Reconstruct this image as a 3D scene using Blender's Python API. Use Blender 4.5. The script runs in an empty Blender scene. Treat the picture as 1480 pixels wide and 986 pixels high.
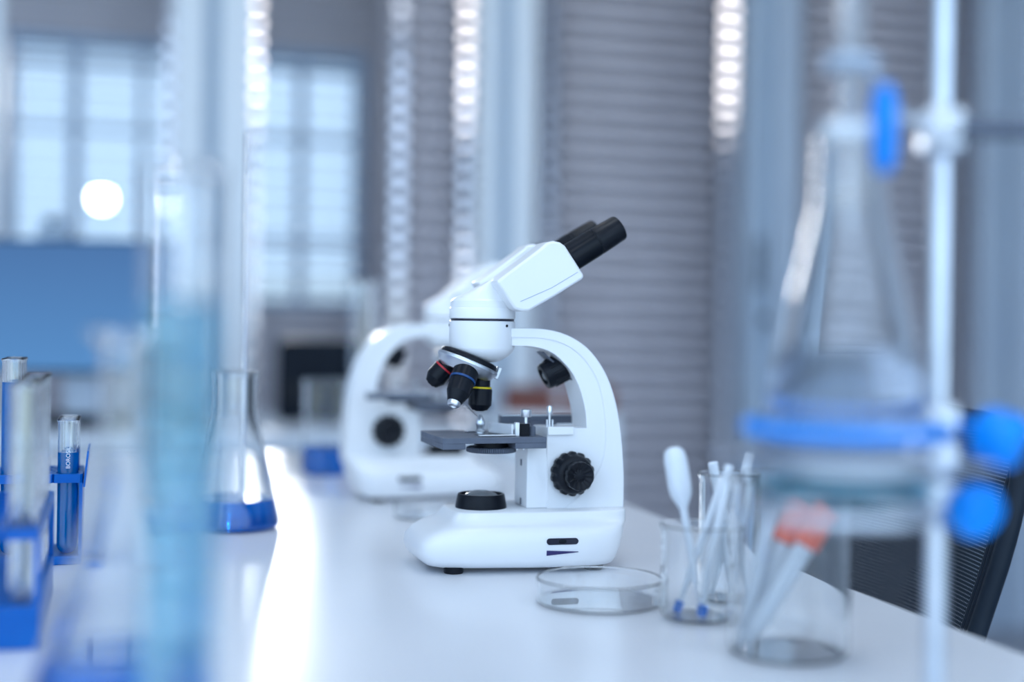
import bpy, bmesh, math, random
from mathutils import Vector, Matrix
from mathutils.bvhtree import BVHTree
random.seed(7)
C = bpy.context.scene.collection
sc = bpy.context.scene
R = math.radians
PI = math.pi

# ------------------------------------------------------------------ camera numbers (1480 x 986 photograph)
FPX, CU, CV = 2000.0, 740.0, 460.0
ROLL = R(0.8)
TZ = 0.75                      # lab table top
CAMZ = TZ + 0.231

def ray(u, v):
    a = (u - CU) / FPX; b = -(v - CV) / FPX
    return (a*math.cos(ROLL) - b*math.sin(ROLL), a*math.sin(ROLL) + b*math.cos(ROLL))

def P(u, v, d):
    """world point seen at photo position (u, v), d metres in front of the lens"""
    a, b = ray(u, v)
    return Vector((a*d, d, CAMZ + b*d))

def on_table(u, d, z=0.0):
    """point at height z over the table, at depth d, in the photo column u"""
    v = CV + (CAMZ - TZ - z) / d * FPX
    p = P(u, v, d)
    return Vector((p.x, d, TZ + z))

# ------------------------------------------------------------------ materials
def srgb(r, g, b):
    f = lambda c: (c/255/12.92) if c/255 <= .04045 else ((c/255 + .055)/1.055)**2.4
    return (f(r), f(g), f(b), 1)

def mat(name, col, rough=.5, metal=0., trans=0., ior=1.45, coat=0., spec=.5, emit=None, es=0., sss=0.):
    m = bpy.data.materials.new(name); m.use_nodes = True
    b = m.node_tree.nodes['Principled BSDF']
    b.inputs['Base Color'].default_value = col
    b.inputs['Roughness'].default_value = rough
    b.inputs['Metallic'].default_value = metal
    b.inputs['Transmission Weight'].default_value = trans
    b.inputs['IOR'].default_value = ior
    b.inputs['Coat Weight'].default_value = coat
    b.inputs['Coat Roughness'].default_value = .1
    b.inputs['Specular IOR Level'].default_value = spec
    if emit:
        b.inputs['Emission Color'].default_value = emit
        b.inputs['Emission Strength'].default_value = es
    return m

def add_noise(m, scale, lo, hi, detail=4, rough_rng=None, bump=0., bscale=None):
    """procedural colour / roughness variation and fine grain"""
    nt = m.node_tree; b = nt.nodes['Principled BSDF']
    tc = nt.nodes.new('ShaderNodeTexCoord')
    n = nt.nodes.new('ShaderNodeTexNoise'); n.inputs['Scale'].default_value = scale; n.inputs['Detail'].default_value = detail
    nt.links.new(tc.outputs['Object'], n.inputs['Vector'])
    cr = nt.nodes.new('ShaderNodeValToRGB')
    cr.color_ramp.elements[0].position = .3; cr.color_ramp.elements[1].position = .7
    cr.color_ramp.elements[0].color = lo; cr.color_ramp.elements[1].color = hi
    nt.links.new(n.outputs['Fac'], cr.inputs['Fac']); nt.links.new(cr.outputs['Color'], b.inputs['Base Color'])
    if rough_rng:
        mr = nt.nodes.new('ShaderNodeMapRange'); mr.inputs['To Min'].default_value = rough_rng[0]; mr.inputs['To Max'].default_value = rough_rng[1]
        nt.links.new(n.outputs['Fac'], mr.inputs['Value']); nt.links.new(mr.outputs['Result'], b.inputs['Roughness'])
    if bump:
        n2 = nt.nodes.new('ShaderNodeTexNoise'); n2.inputs['Scale'].default_value = bscale or scale*10; n2.inputs['Detail'].default_value = 2
        nt.links.new(tc.outputs['Object'], n2.inputs['Vector'])
        bp = nt.nodes.new('ShaderNodeBump'); bp.inputs['Strength'].default_value = bump; bp.inputs['Distance'].default_value = .0005
        nt.links.new(n2.outputs['Fac'], bp.inputs['Height']); nt.links.new(bp.outputs['Normal'], b.inputs['Normal'])
    return m

M = {}
M['white'] = add_noise(mat('white enamel', (.84,.86,.89,1), .32, coat=.25), 6, (.835,.85,.88,1), (.86,.875,.90,1))
M['white_seam'] = mat('seam grey', (.42,.47,.58,1), .5)
M['black'] = add_noise(mat('black anodised', (.006,.008,.013,1), .3, spec=.18), 30, (.005,.007,.011,1), (.008,.010,.016,1))
M['rubber'] = add_noise(mat('black rubber', (.007,.009,.014,1), .36, spec=.2), 40, (.006,.008,.012,1), (.010,.012,.018,1))
M['stage'] = add_noise(mat('grey stage coat', (.09,.11,.15,1), .5), 60, (.085,.10,.14,1), (.115,.135,.18,1), bump=.15, bscale=1500)
M['chrome'] = add_noise(mat('chrome', (.8,.82,.86,1), .2, metal=1), 40, (.78,.8,.84,1), (.85,.87,.9,1), rough_rng=(.26,.36))
M['satin'] = add_noise(mat('satin steel', (.62,.66,.72,1), .32, metal=1), 30, (.58,.62,.68,1), (.68,.72,.78,1))
M['red_ring'] = mat('red ring', srgb(190,40,50), .4)
M['blue_ring'] = mat('blue ring', srgb(15,65,120), .4)
M['yellow_ring'] = mat('yellow ring', srgb(240,215,30), .4)
M['print'] = mat('dark violet print', srgb(50,45,100), .5)
M['slot'] = mat('dark slot', (.012,.012,.03,1), .3)
M['glass'] = add_noise(mat('clear glass', (.97,.99,1,1), 0., trans=1, ior=1.47), 5, (.965,.985,.995,1), (.985,.995,1,1))
M['lens'] = mat('frosted lens', (.9,.93,.95,1), .12, trans=.75, ior=1.5)
M['blue_liquid'] = mat('blue liquid', srgb(0,165,255), 0., trans=.6, ior=1.33)
M['deep_liquid'] = mat('deep blue liquid', srgb(0,140,250), 0., trans=.65, ior=1.33)
M['water'] = mat('faintly blue water', srgb(225,236,252), 0., trans=.95, ior=1.33)
M['bright_metal'] = add_noise(mat('bright brushed metal', (.86,.88,.92,1), .38, metal=.5), 60, (.82,.84,.88,1), (.9,.92,.96,1))
M['cyan_liquid'] = mat('cyan liquid', srgb(165,225,248), 0., trans=.85, ior=1.33)
M['rack'] = add_noise(mat('blue rack plastic', srgb(0,112,210), .28, trans=.35, spec=.3), 20, srgb(0,106,205), srgb(0,120,218))
M['blue_plastic'] = add_noise(mat('bright blue plastic', srgb(0,140,240), .35, spec=.3), 20, srgb(0,135,236), srgb(0,146,245))
M['pale_plastic'] = add_noise(mat('milky plastic', (.86,.89,.95,1), .3, trans=.15), 20, (.80,.86,.94,1), (.85,.9,.97,1))
M['white_plastic'] = mat('white plastic', (.85,.88,.92,1), .35)
M['orange'] = mat('orange plastic', srgb(240,105,75), .4)
M['teal_glass'] = mat('teal glass', srgb(120,215,235), .05, trans=.8, ior=1.47)
M['etch'] = mat('white etched print', (.8,.88,.95,1), .6)
M['table'] = add_noise(mat('pearl white laminate', (.74,.76,.81,1), .2, spec=.5), 3, (.72,.745,.80,1), (.75,.77,.82,1), rough_rng=(.20,.27), bump=.12, bscale=420)
M['desk'] = add_noise(mat('pale desk laminate', (.62,.68,.76,1), .4), 4, (.6,.66,.74,1), (.66,.71,.78,1))
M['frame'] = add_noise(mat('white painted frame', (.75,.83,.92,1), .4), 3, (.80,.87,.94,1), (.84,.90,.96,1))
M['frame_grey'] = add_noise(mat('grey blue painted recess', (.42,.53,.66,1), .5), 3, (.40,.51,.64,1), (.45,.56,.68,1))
M['frame_shade'] = add_noise(mat('blue grey shaded frame', srgb(178,192,209), .4), 3, srgb(173,187,205), srgb(183,197,213))  # white frame colour darkened to blue grey for the less lit right posts
M['slat'] = add_noise(mat('lilac grey slats', srgb(186,183,192), .5), 8, srgb(181,178,187), srgb(191,188,197))
M['tape'] = add_noise(mat('polished pale clip metal', (.74,.72,.76,1), .10, metal=1), 30, (.72,.70,.74,1), (.76,.74,.78,1))
M['wall'] = add_noise(mat('grey wall paint', srgb(216,212,220), .7), 2, srgb(212,208,216), srgb(220,216,224))
M['wall_white'] = add_noise(mat('pale wall paint', (.7,.75,.82,1), .8), 2, (.68,.73,.8,1), (.73,.78,.85,1))
M['ceiling'] = add_noise(mat('white ceiling paint', (.8,.83,.87,1), .9), 2, (.78,.81,.85,1), (.83,.86,.9,1))
M['floor'] = add_noise(mat('grey vinyl floor', (.28,.31,.37,1), .35), 5, (.25,.28,.34,1), (.32,.35,.41,1))
M['mullion'] = mat('blue grey mullion', srgb(185,208,235), .5)
M['dark'] = add_noise(mat('black plastic case', (.004,.007,.014,1), .4, spec=.12), 15, (.003,.006,.012,1), (.006,.010,.018,1))
M['wood'] = add_noise(mat('reddish brown wood', srgb(120,70,60), .5), 8, srgb(110,62,55), srgb(140,85,72))
M['chair_plastic'] = add_noise(mat('charcoal chair plastic', (.01,.018,.03,1), .45, spec=.2), 20, (.008,.015,.026,1), (.014,.022,.035,1))
M['fill_emit'] = mat('added lamp diffuser', (1,1,1,1), .5, emit=(.85,.93,1,1), es=5.0)
M['glint_emit'] = mat('bright added lamp diffuser', (1,1,1,1), .5, emit=(1,.97,.93,1), es=8.0)
M['globe_emit'] = mat('lit globe', (1,1,1,1), .5, emit=(1,.98,.95,1), es=22.)
M['screen'] = mat('lit blue screen', (.01,.02,.04,1), .3)

# lit blue monitor picture: a smooth blue gradient wallpaper that the screen shows
def screen_mat():
    m = M['screen']; nt = m.node_tree; b = nt.nodes['Principled BSDF']
    tc = nt.nodes.new('ShaderNodeTexCoord'); sx = nt.nodes.new('ShaderNodeSeparateXYZ')
    nt.links.new(tc.outputs['Object'], sx.inputs[0])
    mr = nt.nodes.new('ShaderNodeMapRange')
    mr.inputs['From Min'].default_value = .08; mr.inputs['From Max'].default_value = .40
    nt.links.new(sx.outputs['Z'], mr.inputs['Value'])
    cr = nt.nodes.new('ShaderNodeValToRGB')
    cr.color_ramp.elements[0].color = srgb(78,142,205); cr.color_ramp.elements[1].color = srgb(48,98,158)
    nt.links.new(mr.outputs['Result'], cr.inputs['Fac']); nt.links.new(cr.outputs['Color'], b.inputs['Emission Color'])
    b.inputs['Emission Strength'].default_value = .62
screen_mat()

# mesh weave of the chair back: real holes between dark threads
def weave_mat():
    m = bpy.data.materials.new('woven mesh'); m.use_nodes = True; nt = m.node_tree
    b = nt.nodes['Principled BSDF']; b.inputs['Base Color'].default_value = (.007,.016,.027,1); b.inputs['Roughness'].default_value = .6; b.inputs['Specular IOR Level'].default_value = .2
    tc = nt.nodes.new('ShaderNodeTexCoord'); mp = nt.nodes.new('ShaderNodeMapping')
    mp.inputs['Scale'].default_value = (300, 300, 300)
    nt.links.new(tc.outputs['UV'], mp.inputs['Vector'])
    sx = nt.nodes.new('ShaderNodeSeparateXYZ'); nt.links.new(mp.outputs[0], sx.inputs[0])
    def m2(op, a, bb=None):
        n = nt.nodes.new('ShaderNodeMath'); n.operation = op
        if isinstance(a, float): n.inputs[0].default_value = a
        else: nt.links.new(a, n.inputs[0])
        if bb is not None:
            if isinstance(bb, float): n.inputs[1].default_value = bb
            else: nt.links.new(bb, n.inputs[1])
        return n.outputs[0]
    y = sx.outputs['Y']; fy = m2('FRACT', y); par = m2('MODULO', m2('FLOOR', y), 2.)
    x = m2('ADD', sx.outputs['X'], m2('MULTIPLY', par, .5)); fx = m2('FRACT', x)
    hole = m2('MULTIPLY', m2('LESS_THAN', m2('ABSOLUTE', m2('SUBTRACT', fx, .5)), .21), m2('LESS_THAN', m2('ABSOLUTE', m2('SUBTRACT', fy, .5)), .17))
    tr = nt.nodes.new('ShaderNodeBsdfTransparent'); mx = nt.nodes.new('ShaderNodeMixShader')
    nt.links.new(hole, mx.inputs[0]); nt.links.new(b.outputs[0], mx.inputs[1]); nt.links.new(tr.outputs[0], mx.inputs[2])
    nt.links.new(mx.outputs[0], nt.nodes['Material Output'].inputs['Surface'])
    return m
M['weave'] = weave_mat()

# ------------------------------------------------------------------ mesh helpers
def box(bm, x0, x1, y0, y1, z0, z1, mtx=None):
    vs = [bm.verts.new((x, y, z)) for x in (x0, x1) for y in (y0, y1) for z in (z0, z1)]
    if mtx is not None:
        for v in vs: v.co = mtx @ v.co
    for f in ((0,1,3,2),(4,6,7,5),(0,4,5,1),(2,3,7,6),(0,2,6,4),(1,5,7,3)):
        bm.faces.new([vs[i] for i in f])
    return bm

def axis_mtx(p, d):
    q = Vector((0,0,1)).rotation_difference(Vector(d).normalized())
    return Matrix.Translation(Vector(p)) @ q.to_matrix().to_4x4()

def lathe(bm, prof, n=48, mtx=None, lobes=None):
    """surface of revolution round z; prof is a list of (r, z); lobes=(count, depth, from_index, to_index) scallops it"""
    rings = []
    for i, (r, z) in enumerate(prof):
        if r < 1e-7:
            rings.append([bm.verts.new((0,0,z))])
        else:
            ring = []
            for k in range(n):
                a = 2*PI*k/n; rr = r
                if lobes and lobes[2] <= i <= lobes[3]:
                    rr = r*(1 - lobes[1]*(.5 - .5*math.cos(lobes[0]*a))**1.0)
                ring.append(bm.verts.new((rr*math.cos(a), rr*math.sin(a), z)))
            rings.append(ring)
    for a, b in zip(rings, rings[1:]):
        if len(a) == 1 and len(b) == 1: continue
        for k in range(n):
            k2 = (k+1) % n
            if len(a) == 1: bm.faces.new((a[0], b[k2], b[k]))
            elif len(b) == 1: bm.faces.new((a[k], a[k2], b[0]))
            else: bm.faces.new((a[k], a[k2], b[k2], b[k]))
    if mtx is not None:
        for ring in rings:
            for v in ring: v.co = mtx @ v.co
    return bm

def tube(bm, pts, r, n=12, cap=True):
    """round bar along a polyline; r is a radius or one radius per point"""
    pts = [Vector(p) for p in pts]
    rs = r if isinstance(r, (list, tuple)) else [r]*len(pts)
    rings = []; up = None
    for i, p in enumerate(pts):
        t = (pts[min(i+1, len(pts)-1)] - pts[max(i-1, 0)]).normalized()
        if up is None:
            up = Vector((0,0,1)) if abs(t.z) < .9 else Vector((1,0,0))
        s = t.cross(up).normalized(); up = s.cross(t).normalized()
        rings.append([bm.verts.new(p + (s*math.cos(2*PI*k/n) + up*math.sin(2*PI*k/n))*rs[i]) for k in range(n)])
    for a, b in zip(rings, rings[1:]):
        for k in range(n):
            bm.faces.new((a[k], a[(k+1) % n], b[(k+1) % n], b[k]))
    if cap:
        bm.faces.new(rings[0][::-1]); bm.faces.new(rings[-1])
    return bm

def prism(bm, poly, y0, y1):
    """polygon in the xz plane given depth from y0 to y1"""
    a = [bm.verts.new((x, y0, z)) for x, z in poly]; b = [bm.verts.new((x, y1, z)) for x, z in poly]
    bm.faces.new(a); bm.faces.new(b[::-1])
    n = len(poly)
    for i in range(n):
        bm.faces.new((a[i], b[i], b[(i+1) % n], a[(i+1) % n]))
    return bm

def hull(bm, pts):
    vs = [bm.verts.new(p) for p in pts]
    bmesh.ops.convex_hull(bm, input=vs)
    loose = [v for v in bm.verts if not v.link_faces]
    bmesh.ops.delete(bm, geom=loose, context='VERTS')
    return bm

def spline(pts, n=6):
    """Catmull-Rom through the points"""
    out = []
    for i in range(len(pts)-1):
        p0 = pts[max(i-1,0)]; p1 = pts[i]; p2 = pts[i+1]; p3 = pts[min(i+2, len(pts)-1)]
        for k in range(n):
            t = k/n
            out.append(tuple(.5*((2*b) + (c-a)*t + (2*a-5*b+4*c-d)*t*t + (3*b-a-3*c+d)*t**3) for a, b, c, d in zip(p0, p1, p2, p3)))
    out.append(tuple(pts[-1]))
    return out

def shell(prof, t, tb=None):
    """closed glass wall from an outer profile (starting at the axis on the ground)"""
    tb = tb or t
    inner = []
    for r, z in reversed(prof):
        if r < 1e-7: inner.append((0, z + tb))
        else: inner.append((max(r - t, 0.0002), max(z, prof[0][1] + tb)))
    top_r, top_z = prof[-1]
    inner[0] = (top_r - t, top_z)
    out = list(prof) + [(top_r - t*.5, top_z + t*.45)] + inner
    clean = [out[0]]
    for p in out[1:]:
        if abs(p[0]-clean[-1][0]) + abs(p[1]-clean[-1][1]) > 1e-5: clean.append(p)
    return support(clean)

def support(prof, gap=.0007):
    """extra edge loops near the ends of long straight runs keep the glass walls optically flat"""
    out = [prof[0]]
    for a, b in zip(prof, prof[1:]):
        L = math.hypot(b[0]-a[0], b[1]-a[1])
        if L > gap*4:
            for f in (gap/L, 1-gap/L): out.append((a[0]+f*(b[0]-a[0]), a[1]+f*(b[1]-a[1])))
        out.append(b)
    return out

def fill(prof, t, level, tb=None):
    """solid liquid body inside an outer profile up to a level; meets the glass with a hair of overlap"""
    tb = tb or t
    pts = [(0, prof[0][1] + tb*.9)]
    prev = None
    for r, z in prof[1:]:
        rr = max(r - t*.93, 0.0003); zz = max(z, prof[0][1] + tb*.9)
        if zz >= level:
            if prev and zz > prev[1]:
                f = (level - prev[1])/(zz - prev[1]); rr = prev[0] + f*(rr - prev[0])
            pts.append((rr, level)); break
        pts.append((rr, zz)); prev = (rr, zz)
    pts.append((0, level))
    clean = [pts[0]]
    for p in pts[1:]:
        if abs(p[0]-clean[-1][0]) + abs(p[1]-clean[-1][1]) > 1e-5: clean.append(p)
    return support(clean)

# ------------------------------------------------------------------ object helpers
def obj(name, bm, m, parent=None, loc=(0,0,0), rot=(0,0,0), bevel=0., seg=2, smooth=True, angle=35, label=None):
    bmesh.ops.recalc_face_normals(bm, faces=bm.faces[:])
    me = bpy.data.meshes.new(name); bm.to_mesh(me); bm.free()
    me.materials.append(m if not isinstance(m, str) else M[m])
    if smooth:
        me.polygons.foreach_set('use_smooth', [True]*len(me.polygons))
        me.set_sharp_from_angle(angle=R(angle))
    o = bpy.data.objects.new(name, me); C.objects.link(o)
    o.parent = parent; o.location = loc; o.rotation_euler = rot
    if bevel:
        b = o.modifiers.new('soft edges', 'BEVEL'); b.width = bevel; b.segments = seg; b.limit_method = 'ANGLE'; b.angle_limit = R(40)
        b.harden_normals = False
    if label: o['label'] = label
    return o

def tag(o, label, cat, group=None):
    o['label'] = label; o['category'] = cat
    if group: o['group'] = group
    return o

def thing(name, label, cat, loc=(0,0,0), rz=0., group=None):
    o = bpy.data.objects.new(name, None); C.objects.link(o)
    o.empty_display_size = .02
    o.location = loc; o.rotation_euler = (0,0,rz)
    return tag(o, label, cat, group)

def struct(name, bm, m, loc=(0,0,0), rz=0., parent=None, **kw):
    o = obj(name, bm, m, parent, loc, (0,0,rz), **kw)
    if parent is None: o['kind'] = 'structure'
    return o

def dup(root, loc, rz=None, label=None, group=None):
    """a copy of a thing with copies of its parts and sub-parts"""
    r = root.copy(); C.objects.link(r); r.location = loc
    if rz is not None: r.rotation_euler = (0,0,rz)
    if label: r['label'] = label
    if group: r['group'] = group
    for ch in list(root.children):
        c = ch.copy(); C.objects.link(c); c.parent = r
        for g in list(ch.children):
            d = g.copy(); C.objects.link(d); d.parent = c
    return r

new = bmesh.new
TABLE_RZ = R(16)               # the bench, wall and instruments run at this angle to the lens

# ================================================================== the room
WALL_RZ = R(17); WALL_Y = 4.0
wc, ws = math.cos(WALL_RZ), math.sin(WALL_RZ)
def wall_t(u, off=0., v=300):
    """distance along the back wall (off metres behind the blinds) seen in the photo column u"""
    A = ray(u, v)[0]
    return (A*(WALL_Y + off*wc) + off*ws)/(wc - A*ws)
def wall_z(u, v, off=0.):
    t = wall_t(u, off, v); Y = WALL_Y + t*ws + off*wc
    return CAMZ + ray(u, v)[1]*Y
def wall_loc(t, off=0., z=0.):
    return (t*wc - off*ws, WALL_Y + t*ws + off*wc, z)

bm = new(); box(bm, -4.5, 4.5, -4.5, 7, -.1, 0); struct('floor', bm, 'floor')
bm = new(); box(bm, -4.5, 4.5, -1.5, 7, 2.9, 3.0); struct('ceiling', bm, 'ceiling')
bm = new(); box(bm, 3.4, 3.5, -1.0, 6, 0, 2.9); struct('wall_right', bm, 'wall_white')
bm = new(); box(bm, -4.0, -3.9, .5, 6, 0, 2.9); struct('wall_left', bm, 'wall_white')

# back wall with two window openings, half a metre behind the blinds
OFF = .45
w1 = (wall_t(6, OFF), wall_t(285, OFF)); w2 = (wall_t(325, OFF), wall_t(529, OFF))
wz_top = wall_z(250, 57, OFF); wz_bot = wall_z(430, 447, OFF)
bm = new()
for x0, x1, z0, z1 in ((-4.2, w1[0], 0, 2.9), (w1[1], w2[0], 0, 2.9), (w2[1], 4.4, 0, 2.9),
                       (w1[0], w1[1], 0, wz_bot), (w1[0], w1[1], wz_top, 2.9), (w2[0], w2[1], 0, wz_bot), (w2[0], w2[1], wz_top, 2.9)):
    box(bm, x0, x1, 0, .12, z0, z1)
struct('wall_back', bm, 'wall', wall_loc(0, OFF), WALL_RZ, smooth=False)

def window(name, w, verts, hors):
    bm = new(); x0, x1 = w
    box(bm, x0, x0+.03, 0, .08, wz_bot, wz_top); box(bm, x1-.03, x1, 0, .08, wz_bot, wz_top)
    box(bm, x0+.03, x1-.03, 0, .08, wz_top-.03, wz_top); box(bm, x0+.03, x1-.03, 0, .08, wz_bot, wz_bot+.03)
    for a, wd in verts: box(bm, a-wd/2, a+wd/2, .02, .07, wz_bot+.03, wz_top-.03)
    for z, wd in hors: box(bm, x0+.03, x1-.03, .025, .065, z-wd/2, z+wd/2)
    o = struct(name, bm, 'mullion', wall_loc(0, OFF+.01), WALL_RZ, bevel=.003)
    bm = new(); box(bm, x0+.02, x1-.02, .043, .048, wz_bot+.02, wz_top-.02)
    struct('pane', bm, M['pane'], parent=o)
    return o
# thin window pane: mostly clear with a faint reflection
m = bpy.data.materials.new('window pane'); m.use_nodes = True; nt = m.node_tree
tr = nt.nodes.new('ShaderNodeBsdfTransparent'); gl = nt.nodes.new('ShaderNodeBsdfGlossy'); gl.inputs['Roughness'].default_value = .02
fr = nt.nodes.new('ShaderNodeFresnel'); fr.inputs['IOR'].default_value = 1.3; mx = nt.nodes.new('ShaderNodeMixShader')
tr.inputs['Color'].default_value = (.95,.98,1,1)
nt.links.new(fr.outputs[0], mx.inputs[0]); nt.links.new(tr.outputs[0], mx.inputs[1]); nt.links.new(gl.outputs[0], mx.inputs[2])
nt.links.new(mx.outputs[0], nt.nodes['Material Output'].inputs['Surface']); M['pane'] = m
window('window_1', w1, [(wall_t(107, OFF), .035), (wall_t(205, OFF), .02)],
       [(wall_z(60, 82, OFF), .015), (wall_z(60, 180, OFF), .015)])
window('window_2', w2, [(wall_t(437, OFF), .025)],
       [(wall_z(440, 97, OFF), .02), (wall_z(440, 199, OFF), .02), (wall_z(440, 350, OFF), .015)])

# white partition posts in front of the wall: front boards with a recessed middle groove
def post(name, edges, proud=.03, m='frame'):
    """edges: photo columns (left, groove left, groove right, right)"""
    t = [wall_t(u) for u in edges]; x0 = (t[0]+t[3])/2
    bm = new()
    box(bm, t[0]-x0, t[1]-x0, -proud, .06, 0, 2.9); box(bm, t[2]-x0, t[3]-x0, -proud, .06, 0, 2.9)
    o = struct(name, bm, m, wall_loc(x0), WALL_RZ, bevel=.008)
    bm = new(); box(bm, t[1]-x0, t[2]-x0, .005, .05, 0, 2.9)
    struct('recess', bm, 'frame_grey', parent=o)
    return o
post('trim_1', (248, 292, 314, 362)); post('trim_2', (688, 714, 736, 770))
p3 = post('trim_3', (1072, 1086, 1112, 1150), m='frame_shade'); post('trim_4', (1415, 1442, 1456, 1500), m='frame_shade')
post('trim_5', (-70, -30, -20, 2))

# door pull and latch on the third post
t_ = wall_t(1087)
pl = thing('door_pull', 'dark grey upright pull handle on the pale post beside the flask', 'handle', wall_loc(t_, -.03, wall_z(1087, 418)), WALL_RZ)
h_ = wall_z(1087, 345) - wall_z(1087, 418)
bm = new(); tube(bm, [(0,-.028,0),(0,-.028,h_)], .009); obj('grip', bm, 'stage', pl)
bm = new(); tube(bm, [(0,0,.02),(0,-.028,.02)], .006); obj('mount', bm, 'stage', pl)
bm = new(); tube(bm, [(0,0,h_-.02),(0,-.028,h_-.02)], .006); obj('mount', bm, 'stage', pl)
t_ = wall_t(1106)
lk = thing('door_latch', 'small dark latch on the pale post below the pull handle', 'latch', wall_loc(t_, -.03, wall_z(1106, 462)), WALL_RZ)
bm = new(); lathe(bm, [(0,0),(.016,0),(.016,.008),(.012,.012),(0,.012)], 24, axis_mtx((0,.022,0),(0,-1,0))); obj('rose', bm, 'stage', lk)
bm = new(); box(bm, -.02, .006, -.004, .01, -.006, .006); obj('thumb_turn', bm, 'stage', lk, bevel=.002)

# venetian blinds between the posts
PITCH = .052
def blind(name, u0, u1, tilt, label, tapes):
    a, b = wall_t(u0), wall_t(u1); x0 = (a+b)/2; hw = (b-a)/2
    t = thing(name, label, 'blind', wall_loc(x0, .04, 0), WALL_RZ, None)
    bm = new()
    z = .06
    while z < 2.78:
        # slightly crowned slat, tilted about its long axis
        mt = Matrix.Translation((0,0,z)) @ Matrix.Rotation(tilt, 4, 'X')
        prev = None
        for k in range(5):
            yy = -.027 + .054*k/4; zz = .004*(1 - ((k-2)/2)**2)
            cur = [bm.verts.new(mt @ Vector((-hw, yy, zz))), bm.verts.new(mt @ Vector((hw, yy, zz)))]
            if prev: bm.faces.new((prev[0], prev[1], cur[1], cur[0]))
            prev = cur
        z += PITCH
    s = obj('slats', bm, 'slat', t)
    sol = s.modifiers.new('slat thickness', 'SOLIDIFY'); sol.thickness = .002
    bm = new(); box(bm, -hw, hw, -.03, .03, 2.8, 2.86); obj('head_rail', bm, 'frame', t, bevel=.004)
    bm = new(); box(bm, -hw, hw, -.02, .02, .015, .035); obj('bottom_rail', bm, 'slat', t, bevel=.004)
    for u, wd in tapes:
        x = wall_t(u) - x0
        bm = new()
        z = .06
        while z < 2.78:
            # polished, gently bowed clip added at each slat, tilted to mirror the ceiling lamps
            mt = Matrix.Translation((x, -.034, z)) @ Matrix.Rotation(-R(17), 4, 'X')
            front = []; back = []
            for k in range(7):
                h = -.014 + .028*k/6; b_ = -.0006*(1 - (h/.014)**2)
                front.append([bm.verts.new(mt @ Vector((sx_*wd/2, b_-.002, h))) for sx_ in (-1, 1)])
                back.append([bm.verts.new(mt @ Vector((sx_*wd/2, .003, h))) for sx_ in (-1, 1)])
            for k in range(6):
                bm.faces.new((front[k][0], front[k][1], front[k+1][1], front[k+1][0])); bm.faces.new((back[k][1], back[k][0], back[k+1][0], back[k+1][1]))
                bm.faces.new((front[k][0], front[k+1][0], back[k+1][0], back[k][0])); bm.faces.new((front[k+1][1], front[k][1], back[k][1], back[k+1][1]))
            bm.faces.new((front[0][1], front[0][0], back[0][0], back[0][1])); bm.faces.new((front[6][0], front[6][1], back[6][1], back[6][0]))
            z += PITCH
        box(bm, x-wd*.35, x+wd*.35, -.031, -.028, .03, 2.8)
        obj('ladder_tape', bm, 'tape', t, angle=50)
    return t
blind('venetian_blind', 2, 248, R(6), 'open slat blind in front of the window behind the blue monitor', [(243, .03)])
blind('venetian_blind', 362, 553, R(10), 'open slat blind in front of the window right of the glass rod', [(367, .03)])
blind('venetian_blind', 556, 690, R(67), 'narrow grey closed slat blind behind the blurred microscope head', [(577, .045), (672, .03)])
blind('venetian_blind', 768, 1072, R(67), 'grey closed slat blind behind the eyepieces of the front microscope', [(795, .045), (1051, .05)])
blind('venetian_blind', 1150, 1415, R(67), 'grey closed slat blind behind the clamped conical flask', [(1404, .04)])

# unseen ceiling lamps added: large ones as room fill, small ones for clip glints
for lab, x, y in (('over the back desk', -.25, 2.81), ('over the middle of the far blinds', .54, 3.06), ('over the far right posts', 1.62, 3.40),
                  ('over the left side of the bench', -1.5, 1.3), ('over the sharp microscope', .1, 1.3), ('over the office chair', 1.7, 1.3),
                  ('over the near left flask', -1.5, -.3), ('over the near bench end', .1, -.3), ('over the near right corner', 1.7, -.3)):
    t = thing('added_ceiling_light', ('small' if y > 2 else 'large square') + ' added ceiling light panel ' + lab, 'ceiling light', (x, y, 2.9), WALL_RZ, 'added ceiling light panels')
    hx_, hy_ = (.16, .17) if y > 2 else (.32, .32)
    bm = new(); box(bm, -hx_, hx_, -hy_, hy_, -.03, 0); obj('housing', bm, 'frame', t, bevel=.005)
    bm = new(); box(bm, -hx_+.03, hx_-.03, -hy_+.03, hy_-.03, -.036, -.029); obj('diffuser', bm, 'glint_emit' if y > 2 else 'fill_emit', t)

# ================================================================== lab bench
# right edge of the bench runs through two points read from the photograph
e1 = on_table(905, 1.743); e2 = on_table(1480, .975)
ed = (e1 - e2); ed.z = 0; ed.normalize()           # direction away from the lens
BRZ = math.atan2(-ed.x, ed.y)
bench = thing('lab_bench', 'long glossy white lab bench carrying the microscopes and glassware', 'bench', (e2.x, e2.y, 0), BRZ)
NEAR, FAR, WID = -1.5, 1.52, 1.35
bm = new(); box(bm, -WID, 0, NEAR, FAR, TZ-.03, TZ); obj('bench_top', bm, 'table', bench, bevel=.003)
bm = new(); box(bm, -WID+.08, -.08, FAR-.12, FAR-.10, .12, TZ-.03); obj('end_panel', bm, 'frame', bench)
for x in (-WID+.08, -.08):
    for y in (NEAR+.1, FAR-.1):
        bm = new(); box(bm, x-.025, x+.025, y-.025, y+.025, 0, TZ-.03); obj('leg', bm, 'frame', bench, bevel=.003)

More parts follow.
